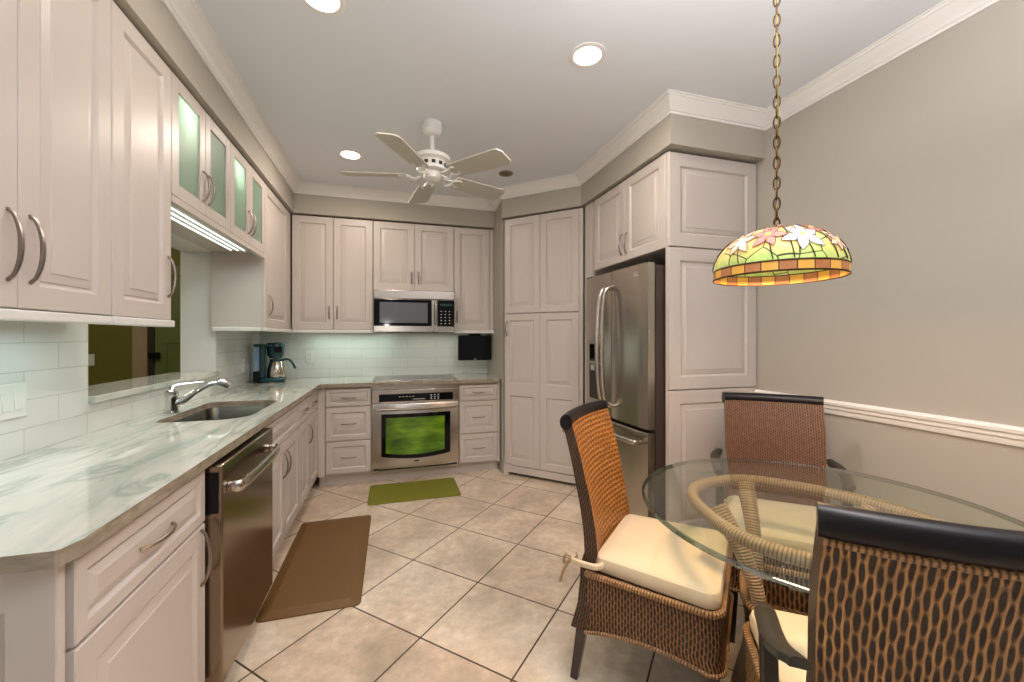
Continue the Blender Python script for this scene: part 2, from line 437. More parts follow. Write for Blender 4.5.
# ------------------------------------------------------------ upper cabinets, left wall (local x runs along +Y, front faces +X)
XF = -.895; DU = XF - XL - .002; ZT = 2.447
def left_unit(name, label, y0, z0=0, xf=XF, group=None): return thing(name, label, 'cabinet', (xf, y0, 0), R(90), group)
u = left_unit('wall_cabinet', 'white double-door upper cabinet nearest the camera, tall paired bow handles', .97)
carcass(u, 0, .70, 1.39, 2.45, DU)
door(u, 0, 1.39, .35, 1.057, hpos=(.318, 1.545, True), hlen=.175)
door(u, .35, 1.39, .35, 1.057, hpos=(.382, 1.545, True), hlen=.175)
box('light_rail', WHITE, 0, .70, 0, .05, 1.362, 1.389, u, .004)
u = left_unit('wall_cabinet', 'white single-door upper cabinet left of the glass-door cabinets, above the tiled wall', 1.671)
carcass(u, 0, .379, 1.39, 2.45, DU)
door(u, 0, 1.39, .379, 1.057, hpos=(.350, 1.57, True), hlen=.17)
box('light_rail', WHITE, 0, .382, -.012, .05, 1.362, 1.389, u, .004)
# glass-door cabinets
def glass_unit(y0, label):
    u = left_unit('glass_door_cabinet', label, y0); w = .65
    mb = MB(); d = DU; z0, z1 = 1.925, 2.45
    mb.box(0, w, d - .012, d, z0, z1); mb.box(0, .016, .021, d - .012, z0, z1); mb.box(w - .016, w, .021, d - .012, z0, z1)
    mb.box(.016, w - .016, .021, d - .012, z0, z0 + .016); mb.box(.016, w - .016, .021, d - .012, z1 - .016, z1)
    mb.build('cabinet_body', CAB, u, smooth=0)
    for k in range(2):
        x = k * w / 2; ww = w / 2 - .0032; h = .519; s = .058
        m2 = MB(); z = 0
        m2.box(0, s, 0, .02, 0, h); m2.box(ww - s, ww, 0, .02, 0, h); m2.box(s, ww - s, 0, .02, 0, s); m2.box(s, ww - s, 0, .02, h - s, h)
        o = m2.build('door', CAB, u, loc=(x + .0016, 0, 1.9266), smooth=0, bevel=.003)
        MB().box(s - .004, ww - s + .004, .008, .012, s - .004, h - s + .004).build('glass_pane', FROST, o, smooth=0)
        handle(o, (ww - .028) if k == 0 else .028, .105 + .03, .15, True)
    light('cabinet_puck_lamp', 'POINT', (.17, .062, 2.345), 1.5, (.92, 1.0, .84), size=.02, parent=u)
    mb = MB().box(0, w, 0, .03, 1.895, 1.923); mb.build('light_rail', CAB, u, smooth=0)
    return u
glass_unit(2.052, 'white cabinet with two frosted green glass doors, nearer of the glass pair')
glass_unit(2.704, 'white cabinet with two frosted green glass doors, farther of the glass pair')
# ribbed light bar under the glass cabinets
lf = thing('under_cabinet_light', 'long ribbed lit light bar under the glass-door cabinets', 'light', (-1.0, 2.09, 1.925))
box('housing', WHITE, -.045, .072, 0, 1.02, -.030, -.001, lf, .003)
for k in range(3):
    MB().tube([(-.022 + k * .039, .02, -.032), (-.022 + k * .039, 1.0, -.032)], .0040, 8).build('lit_tube', LED, lf)
# far tall upper cabinet in the corner
u = left_unit('wall_cabinet', 'white upper cabinet in the far left corner above the coffee maker, white side panel', 3.362)
carcass(u, 0, 1.09, 1.39, 2.45, DU)
door(u, 0, 1.39, .66, 1.057, hpos=(.10, 1.56, True), hlen=.15)
box('filler_strip', CAB, .663, .785, .003, .02, 1.39, 2.447, u)
box('light_rail', WHITE, -.012, .79, -.012, .02, 1.362, 1.389, u, .004)
box('side_light_rail', WHITE, -.014, .02, .022, DU - .008, 1.362, 1.389, u, .004)

# ------------------------------------------------------------ upper cabinets, back wall
YU = 4.15; DB = YB - YU - .010
u = thing('wall_cabinet', 'white double-door upper cabinet left of the microwave', 'cabinet', (-.892, YU, 0))
carcass(u, .02, .711, 1.39, 2.45, DB)
door(u, .004, 1.39, .352, 1.057, hpos=(.322, 1.55, True), hlen=.12)
door(u, .357, 1.39, .352, 1.057, hpos=(.391, 1.55, True), hlen=.12)
box('light_rail', WHITE, .01, .711, -.008, .03, 1.358, 1.389, u, .004)
u = thing('wall_cabinet', 'short white double-door cabinet directly above the microwave', 'cabinet', (-.178, YU, 0))
carcass(u, 0, .78, 1.78, 2.45, DB)
door(u, 0, 1.78, .39, .667, hpos=(.357, 1.905, True), hlen=.12)
door(u, .39, 1.78, .39, .667, hpos=(.425, 1.905, True), hlen=.12)
u = thing('wall_cabinet', 'white single-door upper cabinet right of the microwave, above the black screen', 'cabinet', (.605, YU, 0))
carcass(u, 0, .415, 1.39, 2.45, DB)
door(u, 0, 1.39, .372, 1.057, hpos=(.028, 1.53, True), hlen=.12)
box('filler_strip', CAB, .375, .412, .002, .02, 1.39, 2.447, u)
box('light_rail', WHITE, 0, .415, -.008, .03, 1.358, 1.389, u, .004)

# microwave
mw = thing('microwave', 'stainless steel microwave hung above the cooktop, black window and keypad', 'microwave', (-.175, 4.05, 1.364))
w, h = .772, .409
box('body', STEEL, 0, w, .03, YB - .01 - 4.05, .012, h, mw)
box('vent_panel', STEEL, .002, w - .002, 0, .03, h - .085, h, mw, .006)
box('door_panel', STEEL, .002, .568, 0, .03, .004, h - .088, mw, .005)
box('window_frame', BGLASS, .004, .545, -.004, .002, .062, h - .092, mw, .002)
box('window_pane', pm('microwave_window', (.13, .14, .16), .08), .058, .505, -.0065, -.003, .092, h - .12, mw, .001)
box('control_panel', BGLASS, .602, w - .004, -.004, .03, .062, h - .092, mw, .002)
box('lower_panel', STEEL, .572, w - .002, 0, .03, .004, .058, mw, .003)
MB().tube(bez([(.583, .0, .085), (.583, -.03, .10), (.583, -.034, .16), (.583, -.03, .27), (.583, 0, .29)], 6), .010, 8).build('handle', STEEL, mw)
for i in range(3):
    for j in range(5): box('keypad_button', MARK, .632 + i * .040, .643 + i * .040, -.0055, -.004, .086 + j * .030, .091 + j * .030, mw)
box('clock_display', pm('display_dark', (.02, .05, .05), .1), .625, .745, -.0055, -.004, .262, .285, mw)
box('vent_grille', DARK, .12, .62, .02, .30, 0, .013, mw)

# ------------------------------------------------------------ base cabinets, back wall
YF = 3.85
def base_back(x0, label, zs):
    u = thing('drawer_cabinet', label, 'cabinet', (x0, YF, 0)); w = .378
    carcass(u, 0, w, 0, .878, YB - YF - .002, toe=True)
    for (a, b) in zs:
        o = door(u, 0, a, w, b - a, hpos=(w / 2, (a + b) / 2, False), hlen=.12, stile=.042, name='drawer')
    return u
base_back(-.562, 'white three-drawer base cabinet left of the oven', ((.115, .400), (.405, .70), (.708, .862)))
base_back(.610, 'white three-drawer base cabinet right of the oven, beside the pantry', ((.115, .390), (.395, .705), (.712, .862)))
u = thing('corner_filler', 'narrow white corner strip between the left base cabinets and the drawer stack', 'cabinet', (-.62, YF, 0))
box('strip', CAB, -.0, .055, .0, .30, .1, .878, u); box('toe_board', CAB, -.0, .055, .075, .30, 0, .1, u)
u = thing('end_filler', 'narrow white strip between the right drawer stack and the pantry', 'cabinet', (.990, YF, 0))
box('strip', CAB, .0, .018, .004, .30, .1, .878, u); box('toe_board', CAB, .0, .018, .075, .30, 0, .1, u)

# oven
ov = thing('wall_oven', 'stainless built-in oven under the cooktop with green reflection painted on its window', 'oven', (-.182, YF - .02, 0)); w = .788
box('body', STEEL, .002, w - .002, .022, .58, .10, .878, ov)
box('toe_panel', CAB, 0, w, .095, .14, 0, .099, ov)
box('trim_panel', STEEL, .002, w - .002, .004, .03, .845, .876, ov)
box('control_fascia', STEEL, .003, w - .003, 0, .03, .722, .842, ov, .006)
box('control_glass', BGLASS, .065, w - .06, -.004, .004, .735, .803, ov, .002)
kb = MB()
for i in range(5): kb.box(.24 + i * .03, .252 + i * .03, -.0055, -.004, .775, .780)
for i in range(3):
    for j in range(3): kb.box(.52 + i * .032, .535 + i * .032, -.0055, -.004, .748 + j * .017, .753 + j * .017)
kb.box(.36, .47, -.0055, -.004, .75, .753)
kb.build('control_print', MARK, ov, smooth=0)
dr = MB(); NX = 16
rg = []
for z in (.135, .14, .70, .712):
    e = 0 if z in (.14, .70) else .004
    rg.append([(.006, .02, z)] + [(.006 + (w - .012) * k / NX, -.022 * (1 - (2 * k / NX - 1) ** 2) ** 1 + e, z) for k in range(NX + 1)] + [(w - .006, .02, z)])
dr.loft(rg); dd = dr.build('oven_door', STEEL, ov)
def arc_panel(x0, x1, za, zb, off, t=.004, curve=0):
    m = MB(); r = []
    N = 16
    for s_, yy in ((0, 0),):
        pass
    front = []; 
    rings = []
    for j in range(5):
        v = j / 4; ring = []
        for k in range(N + 1):
            x = x0 + (x1 - x0) * k / N; q = (2 * x / w - 1)
            lo = za - curve * (1 - (2 * k / N - 1) ** 2)
            ring.append((x, -.022 * (1 - q * q) - off, lo + (zb - lo) * v))
        ring += [(p[0], p[1] + t, p[2]) for p in reversed(ring)]
        rings.append(ring)
    m.loft(rings); return m
arc_panel(.085, w - .085, .245, .625, .003, curve=.03).build('window_frame', BGLASS, dd)
m, n, l, b = newmat('painted_green_reflection'); v = coords(n, l, (3, 3, 11)); f = noise(n, l, v, 1.1, 3, .5, .1)
gc = ramp(n, l, f, [(.3, (.012, .03, .002)), (.5, (.05, .105, .004)), (.7, (.13, .21, .01))])  # mottled green colour and glow stand in for a reflection in the pane
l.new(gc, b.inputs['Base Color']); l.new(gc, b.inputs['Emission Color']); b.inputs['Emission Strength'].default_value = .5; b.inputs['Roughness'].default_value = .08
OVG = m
arc_panel(.125, w - .14, .275, .59, .0065, curve=.022).build('window_pane', OVG, dd, label='window pane with painted green reflection')
MB().tube(bez([(.04, -.002, .672), (.05, -.042, .672), (.2, -.062, .672), (w / 2, -.070, .672), (w - .2, -.062, .672), (w - .05, -.042, .672), (w - .04, -.002, .672)], 6), .012, 10).build('handle', STEEL, dd)
box('badge', DARK, w / 2 - .022, w / 2 + .022, -.0245, -.020, .185, .194, dd)
box('vent_slot', DARK, .02, w - .02, -.002, .02, .118, .130, ov)

# ------------------------------------------------------------ base cabinets, left wall
XB = -.62; DBs = XB - XL - .002
def lb(name, label, y0): return thing(name, label, 'cabinet', (XB, y0, 0), R(90))
u = lb('base_cabinet', 'white base cabinet at the near counter end with one drawer over one door', 1.035)
carcass(u, 0, .612, 0, .878, DBs, toe=True)
door(u, .01, .685, .60, .180, hpos=(.31, .775, False), hlen=.155, stile=.045, name='drawer')
door(u, .01, .115, .60, .565, hpos=(.575, .575, True), hlen=.19)
ep = panel_mb(DBs - .02, [(0, .76)], .76, stile=.075).build('end_panel', CAB, u, loc=(-.021, DBs - .01, .112), rot=(0, 0, R(-90)), smooth=20)
u = lb('sink_cabinet', 'white sink base cabinet with two doors beyond the dishwasher', 2.300)
mb = MB(); mb.box(0, .83, .021, DBs, .1, .70).box(0, .83, .075, DBs, 0, .0999).box(0, .83, .021, .06, .70, .878)
mb.build('cabinet_body', CAB, u, smooth=0)
door(u, 0, .700, .83, .162, stile=.045, name='false_drawer_front')
door(u, 0, .115, .415, .58, hpos=(.380, .56, True), hlen=.15)
door(u, .415, .115, .415, .58, hpos=(.450, .56, True), hlen=.15)
u = lb('base_cabinet', 'white base cabinet at the far left corner with two small drawers over two doors', 3.132)
carcass(u, 0, .716, 0, .878, DBs, toe=True)
door(u, 0, .705, .355, .157, hpos=(.178, .785, False), hlen=.10, stile=.042, name='drawer')
door(u, .358, .705, .355, .157, hpos=(.536, .785, False), hlen=.10, stile=.042, name='drawer')
door(u, 0, .115, .355, .585, hpos=(.325, .57, True), hlen=.15)
door(u, .358, .115, .355, .585)

# dishwasher
dw = thing('dishwasher', 'stainless steel dishwasher with bowed bar handle under the left counter', 'dishwasher', (-.575, 1.662, 0), R(90))
box('tub', DARK, .0, .628, .062, DBs, .02, .872, dw)
mb = MB(); mb.box(0, .628, .0, .06, .085, .868)
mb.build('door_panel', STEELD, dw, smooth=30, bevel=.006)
box('side_edge', BLACK, -.003, .0, .012, .06, .70, .845, dw)
box('toe_panel', DARK, .004, .624, .07, .10, .0, .084, dw)
MB().tube(bez([(.045, -.002, .775), (.055, -.042, .775), (.16, -.052, .778), (.314, -.055, .780), (.47, -.050, .778), (.573, -.036, .775), (.583, -.002, .775)], 6), .008, 10, flat=2.6).build('handle', STEEL, dw)

# ------------------------------------------------------------ countertop with sink cut-out
def rrect(x0, x1, y0, y1, rs, n=8):
    pts = []
    for (cx, cy, a0, r) in ((x1 - rs[0], y1 - rs[0], 0, rs[0]), (x0 + rs[1], y1 - rs[1], 90, rs[1]), (x0 + rs[2], y0 + rs[2], 180, rs[2]), (x1 - rs[3], y0 + rs[3], 270, rs[3])):
        for k in range(n + 1): a = R(a0 + 90 * k / n); pts.append((cx + r * cos(a), cy + r * sin(a)))
    return pts
SINK = rrect(-1.09, -.70, 2.31, 2.96, (.10, .05, .05, .13))
outer = [(XL + .001, .985), (-.616, .985), (-.609, .990), (-.599, 1.022), (-.597, 1.03), (-.597, 3.815), (.995, 3.815), (1.0, 3.84), (1.019, 3.86), (1.019, YB - .009), (XL + .001, YB - .009)]
bm = bmesh.new()
def loop_(pts, z):
    vs = [bm.verts.new((p[0], p[1], z)) for p in pts]; return vs, [bm.edges.new((vs[i], vs[(i + 1) % len(vs)])) for i in range(len(vs))]
vo, eo = loop_(outer, .914); vi, ei = loop_(SINK, .914)
bmesh.ops.triangle_fill(bm, use_beauty=True, edges=eo + ei)
top = list(bm.faces)
r = bmesh.ops.extrude_face_region(bm, geom=top)
for g in r['geom']:
    if isinstance(g, bmesh.types.BMVert): g.co.z = .881
bmesh.ops.recalc_face_normals(bm, faces=bm.faces)
me = bpy.data.meshes.new('countertop'); bm.to_mesh(me); bm.free(); me.materials.append(STONE); me.materials.append(STONEE)
for p in me.polygons:
    if abs(p.normal.z) < .5: p.material_index = 1
ct = bpy.data.objects.new('countertop', me); COL.objects.link(ct)
tag(ct, 'L-shaped pale green veined stone countertop along the left and back walls', 'countertop')
# sink bowl
sk = thing('sink', 'undermount stainless steel sink set in the left countertop', 'sink', (0, 0, 0))
mb = MB(); cx, cy = -.895, 2.635
def scl(p, s, z): return (cx + (p[0] - cx) * s, cy + (p[1] - cy) * s, z)
mb.loft([[scl(p, s, z) for p in SINK] for s, z in ((1.04, .880), (1.0, .880), (.985, .86), (.955, .73), (.90, .715), (.12, .710))], cap0=False, cap1=True)
mb.build('bowl', SINKM, sk)
MB().lathe([(.0, .7125), (.035, .7125), (.042, .716)], (cx, cy, 0), 20).build('drain', CHROME, sk)
# faucet
fa = thing('faucet', 'chrome single-lever faucet with arched pull-out spout behind the sink', 'faucet', (-1.135, 2.60, .915))
MB().lathe([(.0, 0), (.034, 0), (.034, .006), (.028, .010), (.027, .075), (.031, .09), (.028, .115), (.0, .124)], n=24).build('body', CHROME, fa)
pts = bez([(.0, .0, .045), (.045, .018, .062), (.095, .04, .105), (.145, .065, .138), (.185, .085, .145)], 8)
MB().tube(pts, .013, 12, rr=[.026 - .011 * min(1, i / 14) for i in range(len(pts))]).build('spout', CHROME, fa)
pts = bez([(.175, .08, .147), (.205, .095, .145), (.230, .108, .128)], 6)
MB().tube(pts, .018, 12, rr=[.015 + .008 * min(1, i / 6) for i in range(len(pts))]).build('spray_head', CHROME, fa)
pts = bez([(-.0, -.0, .115), (.01, .01, .142), (.06, .035, .152), (.12, .065, .155)], 6)
MB().tube(pts, .008, 8, rr=[.014 - .009 * min(1, i / 12) for i in range(len(pts))]).build('lever', CHROME, fa)

# cooktop
ck = thing('cooktop', 'black glass cooktop set flush in the back counter above the oven', 'cooktop', (-.172, 3.88, .915))
box('glass_surface', BGLASS, 0, .768, .012, .50, 0, .008, ck, .002)
box('front_trim', STEEL, 0, .768, 0, .011, 0, .009, ck, .002)
for (x, y, r_) in ((.19, .14, .09), (.58, .14, .075), (.19, .36, .075), (.58, .36, .10)):
    MB().lathe([(r_ - .002, .0083), (r_, .0086), (r_ + .002, .0083)], (x, y, 0), 32).build('burner_ring', pm('burner_ring_grey', (.12, .12, .12), .3), ck)

# small screen under the cabinet
tv = thing('small_television', 'small black flip-down television under the right upper cabinet', 'television', (.655, 4.20, 1.075))
box('casing', BLACK, 0, .355, .0, .035, .0, .262, tv, .006)
box('screen', BGLASS, .015, .34, -.003, .001, .03, .25, tv)
box('mount_bracket', BLACK, .12, .24, .0, .10, .262, .281, tv, .002)
box('badge', MARK, .165, .19, -.004, -.002, .010, .016, tv)

# ------------------------------------------------------------ pantry on the diagonal
pa = thing('pantry_cabinet', 'tall white four-door pantry set diagonally between counter and fridge', 'cabinet', (1.025, 3.775, 0), R(-45))
mb = MB(); mb.box(0, .795, .021, .30, .085, 2.45); mb.build('cabinet_body', CAB, pa, smooth=0)
mb = MB(); mb.box(.0, .795, .004, .05, .030, .094); mb.box(0, .045, .004, .05, 0, .03); mb.box(.75, .795, .004, .05, 0, .03)
mb.build('base_board', CAB, pa, smooth=0)
box('toe_recess', DARK, .045, .75, .06, .08, 0, .084, pa)
hw = .375; x0 = .010
for k in range(2):
    door(pa, x0 + k * hw, 1.545, hw, .902)
    door(pa, x0 + k * hw, .100, hw, 1.440, cells=[(0, .72), (.72, 1.4368)], hpos=(x0 + .03, 1.40, True) if k == 0 else None, hlen=.14)
box('filler_strip', CAB, .762, .795, .003, .02, .10, 2.447, pa)

# ------------------------------------------------------------ refrigerator surround
XS = 1.60
u = thing('fridge_top_cabinet', 'white double-door cabinet above the refrigerator', 'cabinet', (XS, 3.06, 0), R(-90))
carcass(u, 0, .945, 1.865, 2.45, .66)
door(u, .03, 1.865, .455, .582, hpos=(.455, 1.99, True), hlen=.15)
door(u, .487, 1.865, .455, .582, hpos=(.517, 1.99, True), hlen=.15)
u = thing('fridge_side_filler', 'tall white filler panel between the pantry and the refrigerator', 'cabinet', (XS, 3.195, 0), R(-90))
box('panel', CAB, 0, .13, .0, .60, 0, 2.447, u)
u = thing('tall_end_panel', 'tall white three-panel cabinet end facing the breakfast table, right of the refrigerator', 'cabinet', (1.60, 2.085, 0))
box('cabinet_body', CAB, 0, XR - 1.602, .021, .029, 0, 2.447, u)
WP = XR - 1.602 - .006
for (a, b) in ((.10, .993), (.997, 1.868), (1.872, 2.445)):
    door(u, .003, a, WP, b - a, name='raised_panel', stile=.075)
box('base_board', CAB, 0, XR - 1.602, .004, .02, 0, .098, u)

# refrigerator
fr = thing('refrigerator', 'stainless french-door refrigerator with bottom freezer and ice dispenser', 'refrigerator', (1.455, 2.950, 0), R(-90))
w = .830
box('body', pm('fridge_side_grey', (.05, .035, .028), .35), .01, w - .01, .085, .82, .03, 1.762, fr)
def fdoor(x0, x1, z0, z1, name):
    m = MB(); rg = []; N = 8
    for z, e in ((z0, .006), (z0 + .006, 0), (z1 - .006, 0), (z1, .006)):
        f = []
        for k in range(N + 1):
            q = k / N; x = x0 + (x1 - x0) * q; X = 2 * x / w - 1
            c = .0 + .018 * X * X + (.010 if k in (0, N) else 0)
            f.append((x, c + e, z))
        rg.append([(x0, .075, z)] + f + [(x1, .075, z)])
    m.loft(rg); return m.build(name, STEELV, fr)
dl = fdoor(.004, .428, .755, 1.775, 'left_door'); drr = fdoor(.432, w - .004, .755, 1.775, 'right_door')
fz = fdoor(.004, w - .004, .06, .735, 'freezer_drawer')
for (x, p) in ((.396, dl), (.464, drr)):
    s_ = -1 if x < .43 else 1
    pts = bez([(x, .006, .84), (x - s_ * .004, -.055, .88), (x, -.078, 1.05), (x, -.085, 1.26), (x, -.078, 1.48), (x - s_ * .004, -.055, 1.63), (x, .006, 1.67)], 6)
    MB().tube(pts, .014, 10).build('handle', STEEL, p)
MB().tube(bez([(.05, .008, .672), (.06, -.05, .676), (.25, -.070, .680), (w / 2, -.075, .680), (w - .25, -.070, .680), (w - .06, -.05, .676), (w - .05, .008, .672)], 6), .009, 10, flat=1.8).build('handle', STEEL, fz)
box('dispenser_panel', STEELV, .11, .31, -.003, .012, .84, 1.30, dl, .004)
box('dispenser_recess', DARK, .13, .29, -.006, .004, .86, 1.12, dl, .003)
box('dispenser_display', BGLASS, .13, .29, -.006, .004, 1.14, 1.27, dl, .003)
box('dispenser_spout', CHROME, .17, .23, -.018, .0, 1.07, 1.115, dl, .004)
box('hinge_cover', BLACK, .01, .09, .03, .12, 1.764, 1.79, fr, .004); box('hinge_cover', BLACK, w - .09, w - .01, .03, .12, 1.764, 1.79, fr, .004)
def text(s, size, mat, parent, loc, rot, name='logo'):
    c = bpy.data.curves.new(name, 'FONT'); c.body = s; c.size = size; c.extrude = .0006
    o = bpy.data.objects.new('tmp', c); COL.objects.link(o); bpy.context.view_layer.update()
    me = bpy.data.meshes.new_from_object(o.evaluated_get(bpy.context.evaluated_depsgraph_get())); bpy.data.objects.remove(o)
    me.materials.clear(); me.materials.append(mat)
    q = bpy.data.objects.new(name, me); COL.objects.link(q); q.parent = parent; q.location = loc; q.rotation_euler = rot; return q
text('LG', .035, pm('logo_silver', (.75, .75, .75), .3, .6), drr, (w - .125, .006, 1.70), (R(90), 0, R(4)))

# ------------------------------------------------------------ soffits, crown moulding, chair rail, baseboard
SOF = [(-.866, -1.5), (-.866, 4.122), (1.035, 4.122), (1.005, 3.755), (1.572, 3.215), (1.572, 2.03), (XR, 2.03)]
poly = [(-.866, -1.5), (-.866, 4.122), (1.035, 4.122), (1.005, 3.755), (1.572, 3.215), (1.572, 2.03), (XR, 2.03), (XR, YB), (XL, YB), (XL, -1.5)]
mb = MB(); bm = bmesh.new()
vs = [bm.verts.new((p[0], p[1], 2.46)) for p in poly]; es = [bm.edges.new((vs[i], vs[(i + 1) % len(vs)])) for i in range(len(vs))]
bmesh.ops.triangle_fill(bm, use_beauty=True, edges=es)
r = bmesh.ops.extrude_face_region(bm, geom=list(bm.faces))
for g in r['geom']:
    if isinstance(g, bmesh.types.BMVert): g.co.z = ZC
bmesh.ops.recalc_face_normals(bm, faces=bm.faces)
me = bpy.data.meshes.new('wall_soffit'); bm.to_mesh(me); bm.free(); me.materials.append(WALL)
o = bpy.data.objects.new('wall_soffit', me); COL.objects.link(o); struct(o)
def sweep(path, prof, name, mat):
    """path 2-D polyline, room lies to its right; prof = [(out, z)]"""
    n_ = len(path); dirs = []
    for a, b in zip(path, path[1:]):
        d = Vector((b[0] - a[0], b[1] - a[1])); d.normalize(); dirs.append(d)
    rings = []
    for i in range(n_):
        d0 = dirs[max(0, i - 1)]; d1 = dirs[min(len(dirs) - 1, i)]
        n0 = Vector((d0.y, -d0.x)); n1 = Vector((d1.y, -d1.x)); b = n0 + n1; b.normalize(); k = 1 / max(.35, b.dot(n0))
        rings.append([(path[i][0] + b.x * k * o_, path[i][1] + b.y * k * o_, z) for o_, z in prof])
    return struct(MB().loft(rings).build(name, mat, smooth=25))
crown = [(0, ZC), (0, ZC - .085), (.008, ZC - .085), (.010, ZC - .074), (.018, ZC - .070), (.022, ZC - .062), (.036, ZC - .050), (.055, ZC - .030), (.066, ZC - .018), (.072, ZC - .016), (.074, ZC - .008), (.082, ZC - .006), (.082, ZC)]
sweep(SOF + [(XR, -1.5)], crown, 'trim_4', TRIM)
rail = [(0, .905), (.010, .905), (.014, .915), (.014, .93), (.022, .936), (.022, .950), (.030, .957), (.032, .970), (.022, .978), (0, .980)]
sweep([(XR, 2.083), (XR, -1.5)], rail, 'trim_5', TRIM)
sweep([(XR, 2.083), (XR, -1.5)], [(0, 0), (.014, 0), (.014, .09), (.008, .105), (0, .11)], 'baseboard_right', TRIM)

# ------------------------------------------------------------ den door and switch
d1 = MB(); 
pnl = panel_mb(.72, [(0, .50), (.50, 1.35), (1.35, 2.07)], 2.07, t=.04, stile=.10)
o = struct(pnl.build('door_1', OLIVED, loc=(-2.392, 5.14, .01), smooth=20))
box('door_lever', BLACK, -.03, .05, -.06, -.0, 1.08, 1.15, o, .006)
def plate(name, label, loc, rz, w=.075, h=.118, gang=1, slots='outlet'):
    t = thing(name, label, 'outlet' if slots == 'outlet' else 'switch', loc, rz)
    box('cover_plate', PLAST, -w / 2, w / 2, -.006, 0, -h / 2, h / 2, t, .003)
    for g in range(gang):
        cx_ = (g - (gang - 1) / 2) * .046
        if slots == 'outlet':
            for dz in (-.022, .022):
                o = box('socket', PLAST, cx_ - .015, cx_ + .015, -.008, -.005, dz - .014, dz + .014, t, .002)
                MB().box(cx_ - .007, cx_ - .004, -.0085, -.0079, dz - .006, dz + .006).box(cx_ + .004, cx_ + .007, -.0085, -.0079, dz - .006, dz + .006).build('slot', DARK, o, smooth=0)
        else: box('rocker', PLAST, cx_ - .016, cx_ + .016, -.010, -.005, -.033, .033, t, .003)
    return t
plate('light_switch', 'white two-rocker switch plate on the tiled wall at the left picture edge', (XL + .0085, 1.775, 1.105), R(90), .118, .118, 2, 'switch')
plate('outlet', 'white outlet on the back tiled wall right of the coffee maker', (-.79, YB - .0085, 1.12), 0)
plate('outlet', 'white outlet on the left tiled wall behind the coffee maker side', (XL + .0085, 3.98, 1.08), R(90))
plate('light_switch', 'beige switch plate on the olive wall seen through the opening', (-2.965, 5.199, 1.085), 0, .075, .118, 1, 'switch')

# ------------------------------------------------------------ coffee maker
cm = thing('coffee_maker', 'dark teal drip coffee maker with steel carafe in the back left corner', 'coffee maker', (-1.06, 4.16, .915), R(8)); cm.scale = (1.06, 1.06, 1.12)
def bx(nm, m, a, bev=.006): return box(nm, m, *a, cm, bev)
bx('base', WATER, (-.075, .11, -.09, .09, 0, .035), .012)
bx('column', WATER, (-.075, -.035, -.08, .08, .035, .30), .01)
bx('water_tank', CARD, (-.118, -.076, -.06, .06, .09, .285), .006)
bx('tank_foot', BLACK, (-.125, -.076, -.065, .065, 0, .09), .008)
bx('tank_lid', WATER, (-.12, .02, -.075, .075, .286, .305), .006)
MB().lathe([(.0, .19), (.045, .19), (.062, .215), (.068, .30), (.060, .315), (.0, .318)], (.035, 0, 0), 24).build('filter_basket', WATER, cm)
bx('display', BLACK, (.03, .09, -.072, -.05, .235, .285), .004)
ca = MB().lathe([(.0, .036), (.068, .036), (.072, .05), (.068, .10), (.055, .15), (.048, .165), (.0, .166)], (.04, 0, 0), 28).build('carafe', pm('carafe_steel', (.62, .56, .47), .16, 1), cm, label='brushed steel carafe')
MB().lathe([(.0, .166), (.050, .166), (.052, .182), (.0, .186)], (.04, 0, 0), 24).build('carafe_lid', WATER, ca)
MB().tube(bez([(.085, 0, .174), (.13, 0, .178), (.16, 0, .15), (.185, 0, .10)], 6), .012, 8, flat=.8).build('carafe_handle', WATER, ca)

# ------------------------------------------------------------ floor mats
mt = MB(); 
def mat_(x0, x1, y0, y1, h, name, matl, bev):
    m = MB(); o = rrect(x0, x1, y0, y1, (.03,) * 4, 5); i = rrect(x0 + bev, x1 - bev, y0 + bev, y1 - bev, (.02,) * 4, 5)
    m.loft([[(p[0], p[1], 0.001) for p in o], [(p[0], p[1], .006) for p in o], [(p[0], p[1], h) for p in i]]); return m.build(name, matl, smooth=10)
m, n, l, b = newmat('brown_mat'); v = coords(n, l); f = noise(n, l, v, 160, 2)
l.new(mixc(n, l, f, (.115, .052, .010), (.165, .085, .022)), b.inputs['Base Color']); b.inputs['Roughness'].default_value = .5; bump(n, l, b, f, .3, .001)
tag(mat_(-.612, -.150, 2.125, 3.175, .018, 'kitchen_mat', m, .05), 'brown cushioned anti-fatigue mat in front of the sink cabinets', 'mat')
tag(mat_(-.19, .55, 3.36, 3.80, .010, 'kitchen_mat', GREENMAT, .012), 'olive green mat on the tiles in front of the oven', 'mat')

